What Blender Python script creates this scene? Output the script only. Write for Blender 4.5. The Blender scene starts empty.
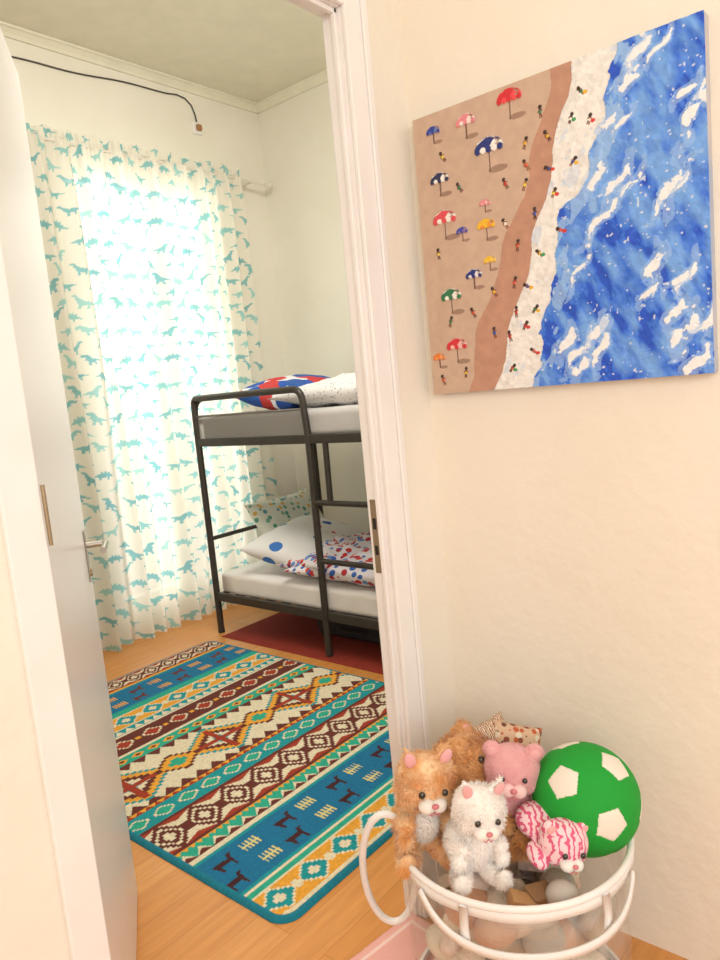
import bpy, bmesh, math, random
import numpy as np
from mathutils import Vector, Matrix, noise as mnoise
random.seed(7); np.random.seed(7)
scene = bpy.context.scene
scene.view_settings.view_transform = 'Standard'
COL = scene.collection

# ---------------------------------------------------------------- helpers
def lin(c):
    if isinstance(c, str):
        c = c.lstrip('#'); c = [int(c[i:i+2], 16)/255 for i in (0, 2, 4)]
    return tuple((x/12.92 if x <= 0.04045 else ((x+0.055)/1.055)**2.4) for x in c[:3])
def C4(c): return lin(c)+(1.0,)

def mat(name, color, rough=0.6, metal=0.0, color2=None, nscale=8.0, bump=0.0, bscale=60.0, sheen=0.0, spec=0.5, coat=0.0):
    m = bpy.data.materials.new(name); m.use_nodes = True
    nt = m.node_tree; b = nt.nodes['Principled BSDF']
    b.inputs['Roughness'].default_value = rough
    b.inputs['Metallic'].default_value = metal
    b.inputs['Specular IOR Level'].default_value = spec
    b.inputs['Sheen Weight'].default_value = sheen
    b.inputs['Coat Weight'].default_value = coat
    tc = nt.nodes.new('ShaderNodeTexCoord')
    n = nt.nodes.new('ShaderNodeTexNoise'); n.inputs['Scale'].default_value = nscale; n.inputs['Detail'].default_value = 4
    nt.links.new(tc.outputs['Object'], n.inputs['Vector'])
    r = nt.nodes.new('ShaderNodeValToRGB')
    r.color_ramp.elements[0].position = 0.35; r.color_ramp.elements[1].position = 0.65
    c1 = C4(color)
    c2 = C4(color2) if color2 else tuple(x*0.95 for x in c1[:3])+(1,)
    r.color_ramp.elements[0].color = c2; r.color_ramp.elements[1].color = c1
    nt.links.new(n.outputs['Fac'], r.inputs['Fac']); nt.links.new(r.outputs['Color'], b.inputs['Base Color'])
    if bump > 0:
        n2 = nt.nodes.new('ShaderNodeTexNoise'); n2.inputs['Scale'].default_value = bscale; n2.inputs['Detail'].default_value = 5
        nt.links.new(tc.outputs['Object'], n2.inputs['Vector'])
        bp = nt.nodes.new('ShaderNodeBump'); bp.inputs['Strength'].default_value = bump; bp.inputs['Distance'].default_value = 0.01
        nt.links.new(n2.outputs['Fac'], bp.inputs['Height']); nt.links.new(bp.outputs['Normal'], b.inputs['Normal'])
    return m

def attr_mat(name, rough=0.7, bump=0.0, bscale=200.0, sheen=0.0, translucent=0.0, transparent=0.0):
    m = bpy.data.materials.new(name); m.use_nodes = True
    nt = m.node_tree; b = nt.nodes['Principled BSDF']; out = nt.nodes['Material Output']
    b.inputs['Roughness'].default_value = rough
    b.inputs['Sheen Weight'].default_value = sheen
    a = nt.nodes.new('ShaderNodeVertexColor'); a.layer_name = 'Col'
    nt.links.new(a.outputs['Color'], b.inputs['Base Color'])
    if bump > 0:
        tc = nt.nodes.new('ShaderNodeTexCoord')
        n2 = nt.nodes.new('ShaderNodeTexNoise'); n2.inputs['Scale'].default_value = bscale
        nt.links.new(tc.outputs['Object'], n2.inputs['Vector'])
        bp = nt.nodes.new('ShaderNodeBump'); bp.inputs['Strength'].default_value = bump; bp.inputs['Distance'].default_value = 0.005
        nt.links.new(n2.outputs['Fac'], bp.inputs['Height']); nt.links.new(bp.outputs['Normal'], b.inputs['Normal'])
    last = b.outputs['BSDF']
    if translucent > 0:
        t = nt.nodes.new('ShaderNodeBsdfTranslucent'); nt.links.new(a.outputs['Color'], t.inputs['Color'])
        mx = nt.nodes.new('ShaderNodeMixShader'); mx.inputs['Fac'].default_value = translucent
        nt.links.new(last, mx.inputs[1]); nt.links.new(t.outputs['BSDF'], mx.inputs[2]); last = mx.outputs[0]
    if transparent > 0:
        t = nt.nodes.new('ShaderNodeBsdfTransparent')
        mx = nt.nodes.new('ShaderNodeMixShader'); mx.inputs['Fac'].default_value = transparent
        nt.links.new(last, mx.inputs[1]); nt.links.new(t.outputs['BSDF'], mx.inputs[2]); last = mx.outputs[0]
    nt.links.new(last, out.inputs['Surface'])
    return m

def dots_mat(name, base, cols, scale=30.0, thr=0.35, rough=0.8):
    m = bpy.data.materials.new(name); m.use_nodes = True
    nt = m.node_tree; b = nt.nodes['Principled BSDF']; b.inputs['Roughness'].default_value = rough
    tc = nt.nodes.new('ShaderNodeTexCoord'); v = nt.nodes.new('ShaderNodeTexVoronoi'); v.inputs['Scale'].default_value = scale
    nt.links.new(tc.outputs['Object'], v.inputs['Vector'])
    lt = nt.nodes.new('ShaderNodeMath'); lt.operation = 'LESS_THAN'; lt.inputs[1].default_value = thr
    nt.links.new(v.outputs['Distance'], lt.inputs[0])
    sp = nt.nodes.new('ShaderNodeSeparateColor'); nt.links.new(v.outputs['Color'], sp.inputs[0])
    r = nt.nodes.new('ShaderNodeValToRGB'); r.color_ramp.interpolation = 'CONSTANT'
    e = r.color_ramp.elements
    e[0].color = C4(cols[0]); e[0].position = 0
    e[1].color = C4(cols[1 % len(cols)]); e[1].position = 1/len(cols)
    for i in range(2, len(cols)):
        x = e.new(i/len(cols)); x.color = C4(cols[i])
    nt.links.new(sp.outputs[0], r.inputs['Fac'])
    mx = nt.nodes.new('ShaderNodeMix'); mx.data_type = 'RGBA'
    nt.links.new(lt.outputs[0], mx.inputs[0]); mx.inputs[6].default_value = C4(base); nt.links.new(r.outputs['Color'], mx.inputs[7])
    nt.links.new(mx.outputs[2], b.inputs['Base Color'])
    return m

def link(ob, parent=None):
    COL.objects.link(ob)
    if parent is not None: ob.parent = parent
    return ob
def group(name, loc=(0, 0, 0), rot=(0, 0, 0)):
    e = bpy.data.objects.new(name, None); e.empty_display_size = 0.05
    e.location = loc; e.rotation_euler = rot; COL.objects.link(e); return e
def obj_from_bm(name, bm, m, parent=None, smooth=False):
    me = bpy.data.meshes.new(name); bm.normal_update(); bm.to_mesh(me); bm.free()
    for mm in (m if isinstance(m, (list, tuple)) else [m]): me.materials.append(mm)
    if smooth:
        for p in me.polygons: p.use_smooth = True
    return link(bpy.data.objects.new(name, me), parent)
def bm_box(bm, x0, x1, y0, y1, z0, z1, mi=0):
    r = bmesh.ops.create_cube(bm, size=1)
    for v in r['verts']:
        v.co = Vector(((x0+x1)/2+v.co.x*(x1-x0), (y0+y1)/2+v.co.y*(y1-y0), (z0+z1)/2+v.co.z*(z1-z0)))
    for f in set(f for v in r['verts'] for f in v.link_faces): f.material_index = mi
    return r['verts']
def boxes(name, lst, m, parent=None, bevel=0.0, seg=2):
    bm = bmesh.new()
    for b in lst: bm_box(bm, *b)
    o = obj_from_bm(name, bm, m, parent)
    if bevel > 0:
        md = o.modifiers.new('bevel', 'BEVEL'); md.width = bevel; md.segments = seg; md.limit_method = 'ANGLE'
        for p in o.data.polygons: p.use_smooth = True
        md.harden_normals = True
    return o
def bake(o):
    dg = bpy.context.evaluated_depsgraph_get(); dg.update()
    me = bpy.data.meshes.new_from_object(o.evaluated_get(dg))
    o.modifiers.clear(); o.data = me; return o
def fillet(pts, rad, n=6):
    pts = [Vector(p) for p in pts]; out = [pts[0]]
    for i in range(1, len(pts)-1):
        a = (pts[i-1]-pts[i]); b = (pts[i+1]-pts[i]); r = min(rad, a.length*0.49, b.length*0.49)
        p0 = pts[i]+a.normalized()*r; p1 = pts[i]+b.normalized()*r
        for k in range(n+1):
            t = k/n; out.append(p0*(1-t)**2+pts[i]*2*t*(1-t)+p1*t*t)
    out.append(pts[-1]); return out
def tube(name, pts, r, m, parent=None, cyclic=False, flat=1.0):
    cu = bpy.data.curves.new(name, 'CURVE'); cu.dimensions = '3D'; cu.bevel_depth = r; cu.bevel_resolution = 4; cu.use_fill_caps = True
    s = cu.splines.new('POLY'); s.points.add(len(pts)-1); s.use_cyclic_u = cyclic
    for i, p in enumerate(pts): s.points[i].co = (p[0], p[1], p[2], 1)
    tmp = bpy.data.objects.new('tmp', cu); COL.objects.link(tmp)
    dg = bpy.context.evaluated_depsgraph_get()
    me = bpy.data.meshes.new_from_object(tmp.evaluated_get(dg)); me.name = name
    bpy.data.objects.remove(tmp)
    me.materials.clear(); me.materials.append(m)
    for p in me.polygons: p.use_smooth = True
    return link(bpy.data.objects.new(name, me), parent)
def ell(name, loc, sc, m, parent=None, rot=(0, 0, 0), sub=3):
    bm = bmesh.new(); bmesh.ops.create_icosphere(bm, subdivisions=sub, radius=1)
    M = Matrix.Translation(loc) @ (Matrix.Rotation(rot[2], 4, 'Z') @ Matrix.Rotation(rot[1], 4, 'Y') @ Matrix.Rotation(rot[0], 4, 'X')) @ Matrix.Diagonal((*sc, 1))
    bm.transform(M)
    return obj_from_bm(name, bm, m, parent, True)
def cyl(name, p0, p1, r0, r1, m, parent=None, seg=24):
    p0 = Vector(p0); p1 = Vector(p1); d = p1-p0
    bm = bmesh.new(); bmesh.ops.create_cone(bm, cap_ends=True, segments=seg, radius1=r0, radius2=r1, depth=d.length)
    q = d.to_track_quat('Z', 'Y').to_matrix().to_4x4()
    bm.transform(Matrix.Translation((p0+p1)/2) @ q)
    o = obj_from_bm(name, bm, m, parent, True)
    md = o.modifiers.new('e', 'EDGE_SPLIT'); md.split_angle = math.radians(40)
    return o

# ---- raster canvas used for woven / printed / painted vertex colours
class Cv:
    def __init__(s, w, h, nx, ny, col):
        s.w, s.h, s.nx, s.ny = w, h, nx, ny
        s.X, s.Y = np.meshgrid(np.linspace(0, w, nx), np.linspace(0, h, ny))
        s.c = np.zeros((ny, nx, 3)); s.c[:] = lin(col); s.hgt = np.zeros((ny, nx))
    def put(s, m, col, a=1.0):
        s.c[m] = s.c[m]*(1-a)+np.array(lin(col))*a
    def poly(s, pts, col, hgt=0):
        pts = np.array(pts); x0, y0 = pts.min(0); x1, y1 = pts.max(0)
        i0 = max(0, int(x0/s.w*(s.nx-1))-1); i1 = min(s.nx, int(x1/s.w*(s.nx-1))+3)
        j0 = max(0, int(y0/s.h*(s.ny-1))-1); j1 = min(s.ny, int(y1/s.h*(s.ny-1))+3)
        if i1 <= i0 or j1 <= j0: return
        X = s.X[j0:j1, i0:i1]; Y = s.Y[j0:j1, i0:i1]; ins = np.zeros(X.shape, bool)
        n = len(pts)
        for k in range(n):
            ax, ay = pts[k]; bx, by = pts[(k+1) % n]
            if ay == by: continue
            cond = ((ay > Y) != (by > Y)) & (X < (bx-ax)*(Y-ay)/(by-ay)+ax)
            ins ^= cond
        sub = s.c[j0:j1, i0:i1]; sub[ins] = lin(col)
        if hgt: s.hgt[j0:j1, i0:i1][ins] = hgt
    def ell(s, cx, cy, rx, ry, col, ang=0, hgt=0):
        t = np.linspace(0, 2*np.pi, 18)[:-1]; c, sn = math.cos(ang), math.sin(ang)
        s.poly([(cx+rx*math.cos(a)*c-ry*math.sin(a)*sn, cy+rx*math.cos(a)*sn+ry*math.sin(a)*c) for a in t], col, hgt)
    def line(s, a, b, w, col, hgt=0):
        a = np.array(a, float); b = np.array(b, float); d = b-a; L = np.hypot(*d)+1e-9; n = np.array((-d[1], d[0]))/L*w/2
        s.poly([a+n, b+n, b-n, a-n], col, hgt)
def vnoise(X, Y, seed=0):
    xi = np.floor(X).astype(int); yi = np.floor(Y).astype(int); xf = X-xi; yf = Y-yi
    def h(a, b):
        v = np.sin(a*127.1+b*311.7+seed*74.7)*43758.5453; return v-np.floor(v)
    u = xf*xf*(3-2*xf); v = yf*yf*(3-2*yf)
    return (h(xi, yi)*(1-u)+h(xi+1, yi)*u)*(1-v)+(h(xi, yi+1)*(1-u)+h(xi+1, yi+1)*u)*v
def fbm(X, Y, o=4, seed=0):
    r = 0; a = 0.5
    for k in range(o): r = r+a*vnoise(X*2**k, Y*2**k, seed+k*13); a *= 0.5
    return r
def grid_obj(name, P, col, m, parent=None, flip=False):
    ny, nx, _ = P.shape
    idx = np.arange(nx*ny).reshape(ny, nx)
    q = np.stack([idx[:-1, :-1], idx[:-1, 1:], idx[1:, 1:], idx[1:, :-1]], -1).reshape(-1, 4)
    if flip: q = q[:, ::-1]
    me = bpy.data.meshes.new(name); me.from_pydata(P.reshape(-1, 3).tolist(), [], q.tolist())
    ca = me.color_attributes.new('Col', 'FLOAT_COLOR', 'POINT')
    c = np.ones((nx*ny, 4), dtype=np.float32); c[:, :3] = col.reshape(-1, 3)
    ca.data.foreach_set('color', c.ravel())
    me.polygons.foreach_set('use_smooth', np.ones(len(me.polygons), bool))
    me.materials.append(m)
    return link(bpy.data.objects.new(name, me), parent)

# ---------------------------------------------------------------- room
YF, YB = 1.155, 1.213       # door wall, hall face / bedroom face
XR = 1.70                   # hall right wall
CEIL = 3.70
BX0, BX1, BY1 = -0.35, 4.15, 4.20
JL, JR, HEAD = 0.549, 1.452, 2.40
m_wall = mat('cream_wall_paint', '#f3ecdf', 0.7, color2='#efe7d8', nscale=2, bump=0.35, bscale=22)
m_wall2 = mat('bedroom_wall_paint', '#efebdf', 0.75, color2='#eae6d8', nscale=2, bump=0.2, bscale=18)
m_ceil = mat('ceiling_paint', '#ebe6d2', 0.8)
m_trim = mat('white_gloss_trim', '#f5f2f0', 0.3, color2='#f1eeeb')
m_doorp = mat('door_paint', '#f2efee', 0.3, color2='#efecec', nscale=1)

boxes('wall_doorway', [(-2, JL-0.02, YF, YB, 0, CEIL), (JR+0.02, 4.25, YF, YB, 0, CEIL), (JL-0.02, JR+0.02, YF, YB, HEAD+0.02, CEIL)], m_wall)
boxes('wall_hall_right', [(XR, XR+0.1, -2.2, YF, 0, CEIL)], m_wall)
boxes('wall_hall_left', [(-2.1, -2, -2.2, YB, 0, CEIL)], m_wall)
boxes('wall_bedroom_right', [(BX1, BX1+0.1, YB, BY1, 0, CEIL)], m_wall2)
boxes('wall_bedroom_left', [(BX0-0.1, BX0, YB, BY1, 0, CEIL)], m_wall2)
WX0, WX1, WZ0, WZ1 = 2.42, 3.56, 0.18, 2.98
boxes('wall_bedroom_back', [(BX0-0.1, WX0, BY1, BY1+0.15, 0, CEIL), (WX1, BX1+0.1, BY1, BY1+0.15, 0, CEIL),
      (WX0, WX1, BY1, BY1+0.15, 0, WZ0), (WX0, WX1, BY1, BY1+0.15, WZ1, CEIL)], m_wall2)
boxes('ceiling', [(BX0-0.1, BX1+0.1, YB, BY1+0.15, CEIL, CEIL+0.08), (-2.1, XR+0.1, -2.2, YB, CEIL, CEIL+0.08)], m_ceil)
g = group('trim_cornice')
for nm, a, b in (('back', (BX0, BY1), (BX1, BY1)), ('right', (BX1, BY1), (BX1, YB))):
    bm = bmesh.new()
    prof = [(0, 0), (0, -0.055), (0.012, -0.055), (0.02, -0.038), (0.04, -0.018), (0.055, -0.012), (0.055, 0)]
    A = Vector((*a, CEIL-0.001)); B = Vector((*b, CEIL-0.001)); n = Vector((0, -1, 0)) if nm == 'back' else Vector((-1, 0, 0))
    va = [bm.verts.new(A+n*p[0]+Vector((0, 0, p[1]))) for p in prof]; vb = [bm.verts.new(B+n*p[0]+Vector((0, 0, p[1]))) for p in prof]
    for i in range(len(prof)-1): bm.faces.new((va[i], va[i+1], vb[i+1], vb[i]))
    obj_from_bm('cornice_'+nm, bm, m_ceil, g)
def floor_mat():
    m = bpy.data.materials.new('laminate_planks'); m.use_nodes = True; nt = m.node_tree; b = nt.nodes['Principled BSDF']
    tc = nt.nodes.new('ShaderNodeTexCoord'); mp = nt.nodes.new('ShaderNodeMapping'); nt.links.new(tc.outputs['Object'], mp.inputs[0])
    br = nt.nodes.new('ShaderNodeTexBrick'); nt.links.new(mp.outputs[0], br.inputs['Vector'])
    br.inputs['Scale'].default_value = 1; br.inputs['Brick Width'].default_value = 1.2; br.inputs['Row Height'].default_value = 0.13
    br.inputs['Mortar Size'].default_value = 0.0008; br.inputs['Color1'].default_value = C4('#e2a05a'); br.inputs['Color2'].default_value = C4('#db954c')
    br.inputs['Mortar'].default_value = C4('#b5763a')
    mp2 = nt.nodes.new('ShaderNodeMapping'); mp2.inputs['Scale'].default_value = (1.2, 14, 1); nt.links.new(tc.outputs['Object'], mp2.inputs[0])
    n = nt.nodes.new('ShaderNodeTexNoise'); n.inputs['Scale'].default_value = 3; n.inputs['Detail'].default_value = 6; n.inputs['Distortion'].default_value = 0.8
    nt.links.new(mp2.outputs[0], n.inputs['Vector'])
    r = nt.nodes.new('ShaderNodeValToRGB'); r.color_ramp.elements[0].position = 0.3; r.color_ramp.elements[1].position = 0.7
    r.color_ramp.elements[0].color = (0.84, 0.78, 0.72, 1); r.color_ramp.elements[1].color = (1, 1, 1, 1); nt.links.new(n.outputs['Fac'], r.inputs[0])
    mx = nt.nodes.new('ShaderNodeMix'); mx.data_type = 'RGBA'; mx.blend_type = 'MULTIPLY'; mx.inputs[0].default_value = 1
    nt.links.new(br.outputs['Color'], mx.inputs[6]); nt.links.new(r.outputs[0], mx.inputs[7]); nt.links.new(mx.outputs[2], b.inputs['Base Color'])
    b.inputs['Roughness'].default_value = 0.33
    return m
boxes('floor', [(-2.1, BX1+0.1, -2.2, BY1+0.15, -0.06, 0)], floor_mat())

g = group('trim_door_frame')
boxes('jamb_lining', [(JL-0.02, JL, YF, YB, 0, HEAD+0.02), (JR, JR+0.02, YF, YB, 0, HEAD+0.02), (JL, JR, YF, YB, HEAD, HEAD+0.02)], m_trim, g, 0.002)
boxes('door_stop', [(JR-0.010, JR, YF+0.012, YF+0.024, 0, HEAD), (JL, JR, YF+0.012, YF+0.024, HEAD-0.012, HEAD)], m_trim, g, 0.002)
boxes('casing', [(JL-0.065, JL, YF-0.014, YF, 0, HEAD+0.09), (JR, JR+0.080, YF-0.014, YF, 0, HEAD+0.09), (JL, JR, YF-0.014, YF, HEAD, HEAD+0.09)], m_trim, g, 0.004)
boxes('casing_bead', [(JR+0.060, JR+0.080, YF-0.022, YF-0.014, 0, HEAD+0.09), (JL-0.065, JR+0.080, YF-0.022, YF-0.014, HEAD+0.068, HEAD+0.09)], m_trim, g, 0.003)
boxes('casing_bedroom', [(JL-0.065, JL, YB, YB+0.012, 0, HEAD+0.07), (JR+0.012, JR+0.065, YB, YB+0.012, 0, HEAD+0.07), (JL-0.065, JR+0.065, YB, YB+0.012, HEAD+0.003, HEAD+0.07)], m_trim, g, 0.003)
m_steel = mat('brushed_steel', '#b9b3aa', 0.3, 1.0)
m_brass = mat('aged_brass', '#a8957a', 0.35, 1.0)
boxes('strike_plate', [(JR-0.002, JR+0.001, 1.184, 1.204, 1.0, 1.20)], m_brass, g, 0.0005)
m_hole = mat('dark_slot', '#2c2620', 0.8)
boxes('strike_slots', [(JR-0.003, JR-0.0015, 1.189, 1.199, 1.05, 1.075), (JR-0.003, JR-0.0015, 1.189, 1.199, 1.12, 1.15)], m_hole, g)
ph = math.radians(33.8)
door = group('door_1', (0.562, 1.222, 0), (0, 0, math.pi/2-ph))
DW = 0.885
boxes('door_leaf', [(0, DW, 0.0, 0.04, 0.012, HEAD+0.012)], m_doorp, door, 0.003)
boxes('lock_plate', [(DW-0.075, DW-0.04, -0.004, 0.0, 1.02, 1.17)], m_steel, door, 0.002)
cyl('handle_neck', (DW-0.057, -0.004, 1.125), (DW-0.057, -0.05, 1.125), 0.009, 0.009, m_steel, door)
tube('handle_lever', fillet([(DW-0.057, -0.045, 1.125), (DW-0.057, -0.055, 1.125), (DW-0.17, -0.055, 1.125)], 0.01), 0.009, m_steel, door)
cyl('keyhole_rose', (DW-0.057, -0.004, 1.045), (DW-0.057, -0.009, 1.045), 0.011, 0.011, m_brass, door)
# hinge: its leaf is screwed to the hall-side casing edge
g = bpy.data.objects['trim_door_frame']
cyl('hinge_knuckle', (JL+0.003, YF-0.016, 1.29), (JL+0.003, YF-0.016, 1.39), 0.0035, 0.0035, m_brass, g)

# window
g = group('window_1')
fr = 0.06
wf = [(WX0, WX0+fr, BY1+0.03, BY1+0.09, WZ0, WZ1), (WX1-fr, WX1, BY1+0.03, BY1+0.09, WZ0, WZ1), (WX0+fr, WX1-fr, BY1+0.03, BY1+0.09, WZ0, WZ0+fr), (WX0+fr, WX1-fr, BY1+0.03, BY1+0.09, WZ1-fr, WZ1),
      (2.96, 3.02, BY1+0.03, BY1+0.09, WZ0+fr, WZ1-fr), (WX0+fr, 2.96, BY1+0.035, BY1+0.085, 2.25, 2.31), (3.02, WX1-fr, BY1+0.035, BY1+0.085, 2.25, 2.31)]
boxes('window_frame', wf, m_trim, g, 0.004)
m_glass = bpy.data.materials.new('clear_glass'); m_glass.use_nodes = True
nt = m_glass.node_tree; nt.nodes.clear(); o = nt.nodes.new('ShaderNodeOutputMaterial'); a = nt.nodes.new('ShaderNodeBsdfTransparent'); b = nt.nodes.new('ShaderNodeBsdfGlossy')
b.inputs['Roughness'].default_value = 0.02; mx = nt.nodes.new('ShaderNodeMixShader'); mx.inputs[0].default_value = 0.05
nt.links.new(a.outputs[0], mx.inputs[1]); nt.links.new(b.outputs[0], mx.inputs[2]); nt.links.new(mx.outputs[0], o.inputs[0])
boxes('window_pane', [(WX0+fr, 2.96, BY1+0.055, BY1+0.06, WZ0+fr, 2.25), (3.02, WX1-fr, BY1+0.055, BY1+0.06, WZ0+fr, 2.25), (WX0+fr, 2.96, BY1+0.055, BY1+0.06, 2.31, WZ1-fr), (3.02, WX1-fr, BY1+0.055, BY1+0.06, 2.31, WZ1-fr)], m_glass, g)

# curtain
CW, CH = 2.05, 3.13
cv = Cv(CW, CH, 420, 640, '#f5f1e6')
sau = [(-1, .1), (-.4, .35), (.1, .4), (.45, .7), (.6, .95), (.85, .95), (.9, .8), (.7, .75), (.55, .4), (.4, .05), (.4, -.35), (.22, -.35), (.2, -.05), (-.15, -.05), (-.15, -.35), (-.35, -.35), (-.38, .05)]
trx = [(-1, 0), (-.5, .2), (0, .4), (.2, .75), (.4, .9), (.8, .85), (.85, .6), (.5, .55), (.45, .35), (.6, .25), (.4, .2), (.3, -.05), (.35, -.4), (.1, -.4), (.1, -.1), (-.1, -.1), (-.2, -.4), (-.4, -.4), (-.25, 0), (-.6, 0)]
stg = [(-1, -.1), (-.6, .25), (-.45, .55), (-.3, .35), (-.15, .7), (0, .42), (.15, .65), (.3, .35), (.5, .4), (.6, .15), (.95, .1), (.9, -.05), (.5, -.05), (.45, -.4), (.3, -.4), (.25, -.1), (-.2, -.1), (-.25, -.4), (-.4, -.4), (-.45, -.05)]
k = 0; yy = 0.03
while yy < CH:
    xx = 0.02+(0.075 if k % 2 else 0)
    while xx < CW:
        shp = random.choice([sau, trx, stg]); fl = random.choice([-1, 1]); S = 0.056*random.uniform(.85, 1.12); an = random.uniform(-.35, .35)
        c, s = math.cos(an), math.sin(an); ox = xx+random.uniform(-.014, .014); oy = yy+random.uniform(-.012, .012)
        cv.poly([(ox+S*(fl*x*c-(y-.2)*s), oy+S*(fl*x*s+(y-.2)*c)) for x, y in shp], random.choice(['#86c6cb', '#96d0d1', '#7bbdc6', '#a4d8d6']))
        xx += 0.150
    yy += 0.088; k += 1
U = cv.X/CW; T = cv.Y/CH
fold = np.sin(2*np.pi*(U*13+0.6*fbm(U*5, T*0.7, 2, 3)))*0.6+np.sin(2*np.pi*(U*8.3+0.5*T+1.1*fbm(U*4+9, T, 2, 5)))*0.4
top = np.clip((T-0.9)/0.1, 0, 1)
fine = np.sin(2*np.pi*U*44)
amp = 0.048+0.022*(1-T)
PX = 2.13+1.62*U+0.01*np.sin(U*31+T*3)+0.03*(1-T)*(U-.5)
PY = 4.066-fold*amp*(1-top*0.75)-fine*0.010*top
PZ = 0.01+CH*T+0.012*np.sin(U*70)*(T > .985)
P = np.stack([PX, PY, PZ], -1)
g = group('window_curtain')
m_cur = attr_mat('dinosaur_print_curtain', 0.9, 0, translucent=0.45, transparent=0.10)
grid_obj('curtain_cloth', P, cv.c, m_cur, g)
m_rod = mat('painted_rod', '#e6e0d4', 0.35)
g = group('curtain_rod')
cyl('rod', (2.02, 4.078, 3.075), (4.06, 4.078, 3.075), 0.0095, 0.0095, m_rod, g)
ell('finial', (4.075, 4.078, 3.075), (0.026, 0.026, 0.026), m_rod, g); ell('finial_2', (2.01, 4.078, 3.075), (0.026, 0.026, 0.026), m_rod, g)
for xb in (3.9, 2.06):
    cyl('bracket_arm', (xb, 4.2, 3.075), (xb, 4.07, 3.075), 0.009, 0.009, m_rod, g); cyl('bracket_plate', (xb, 4.2, 3.075), (xb, 4.188, 3.075), 0.035, 0.035, m_rod, g)
m_cable = mat('black_cable', '#4a4640', 0.5)
pts = [(x, 4.194, 3.535+0.07*(x-2.2)/1.2+0.006*math.sin(x*9)) for x in np.linspace(0.4, 3.3, 40)]+[(3.38, 4.194, 3.605), (3.45, 4.194, 3.595), (3.50, 4.194, 3.56), (3.525, 4.194, 3.50), (3.53, 4.19, 3.44)]
tube('wall_cable', pts, 0.005, m_cable)
g = group('wall_socket')
boxes('socket_plate', [(3.485, 3.565, 4.182, 4.2, 3.37, 3.45)], m_trim, g, 0.004)
boxes('socket_plug', [(3.508, 3.545, 4.155, 4.182, 3.39, 3.43)], mat('plug_brown', '#a5734c', 0.5), g, 0.006)

# ---------------------------------------------------------------- rug
RX0, RX1, RY0, RY1 = 1.20, 2.67, 1.45, 3.62
RW, RH = RX1-RX0, RY1-RY0
cv = Cv(RW, RH, 380, 560, '#eadbb8')
X, Y = cv.X, cv.Y
TEAL, BLUE, GRN, YEL, BRN, RED, CRM, DK = '#109aa0', '#0d74a0', '#2aae90', '#f0aa38', '#6a2c22', '#a8381f', '#ecdfc0', '#42181c'
def band(y0, y1): return (Y >= y0) & (Y < y1)
def V(y0, y1): return (Y-y0)/(y1-y0)
def px(p, off=0): return np.mod(X/p+off, 1.0)-0.5
def diam(y0, y1, p, t, off=0, q=2): return band(y0, y1) & (np.abs(px(p, off))*2+np.abs(V(y0, y1)-.5)*q < t)
def tri(y0, y1, p, off=0, up=True):
    v = V(y0, y1) if up else 1-V(y0, y1); return band(y0, y1) & (np.abs(px(p, off))*2 < 1-v)
def stepped(y0, y1, p, t, off=0, n=7):
    qx = np.floor(np.abs(px(p, off))*2*n)/n; qv = np.floor(np.abs(V(y0, y1)-.5)*2*n)/n
    return band(y0, y1) & (qx+qv < t)
def cross(y0, y1, p, a1, b1, off=0):
    qx = np.abs(px(p, off))*p; qv = np.abs(Y-(y0+y1)/2)
    return band(y0, y1) & (((qx < a1) & (qv < b1)) | ((qx < b1) & (qv < a1)))
def yellow_band(a, b):
    cv.put(band(a, b), CRM)
    cv.put(band(a+.008, b-.008), YEL)
    cv.put(stepped(a, b, 0.15, 0.80), CRM); cv.put(stepped(a, b, 0.15, 0.62), TEAL); cv.put(stepped(a, b, 0.15, 0.25), CRM)
    cv.put(stepped(a, b, 0.15, 0.2, .5), CRM)
def blue_band(a, b, seed):
    cv.put(band(a, b), BLUE); h = b-a; cy = (a+b)/2
    cv.put(band(a, a+0.016) | band(b-0.016, b), TEAL)
    n = 0; x = 0.07
    while x < RW:
        if (n+seed) % 2 == 0:
            s = h*0.15; cc = DK if seed == 0 else BRN
            for q_ in (-1, 1):
                cy0 = cy+q_*h*.2-.01; x0 = x+q_*.02
                cv.poly([(x0-s, cy0-.1*s), (x0-1.2*s, cy0+.5*s), (x0-s, cy0+.45*s), (x0+.5*s, cy0+.4*s), (x0+.7*s, cy0+1.0*s), (x0+1.25*s, cy0+1.0*s), (x0+1.2*s, cy0+.75*s), (x0+.95*s, cy0+.7*s), (x0+.8*s, cy0-.15*s), (x0+.8*s, cy0-.9*s), (x0+.55*s, cy0-.9*s), (x0+.5*s, cy0-.2*s), (x0-.55*s, cy0-.2*s), (x0-.6*s, cy0-.9*s), (x0-.85*s, cy0-.9*s)], cc)
        else:
            for q_ in (-1, 1):
                s = h*0.145; cy0 = cy+q_*h*.2
                for i in range(-2, 3): cv.line((x+i*s*.42, cy0-.7*s), (x+i*s*.42, cy0+.7*s), .007, YEL if seed else '#e6d98c')
                cv.line((x-s, cy0), (x+s, cy0), .007, YEL if seed else '#e6d98c')
        x += 0.135; n += 1
def lattice(a, b):
    cv.put(band(a, b), CRM); p = (b-a)*.85
    cv.put(stepped(a, b, p, .95, 0, 7), BRN); cv.put(stepped(a, b, p, .66, 0, 7), CRM); cv.put(stepped(a, b, p, .46, 0, 7), BRN); cv.put(stepped(a, b, p, .18, 0, 7), CRM)
    cv.put(stepped(a, b, p, .22, .5, 7), BRN)
    cv.put(tri(a, a+.03, p, .5), RED); cv.put(tri(b-.03, b, p, .5, False), RED)
yellow_band(.03, .165)
cv.put(band(.165, .20), GRN); cv.put(band(.19, .20), CRM)
blue_band(.20, .45, 0)
cv.put(band(.45, .47), CRM); cv.put(band(.47, .545), GRN); cv.put(tri(.473, .52, .065), CRM); cv.put(tri(.473, .50, .065), BRN); cv.put(tri(.525, .545, .03, .5, False), YEL)
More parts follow.
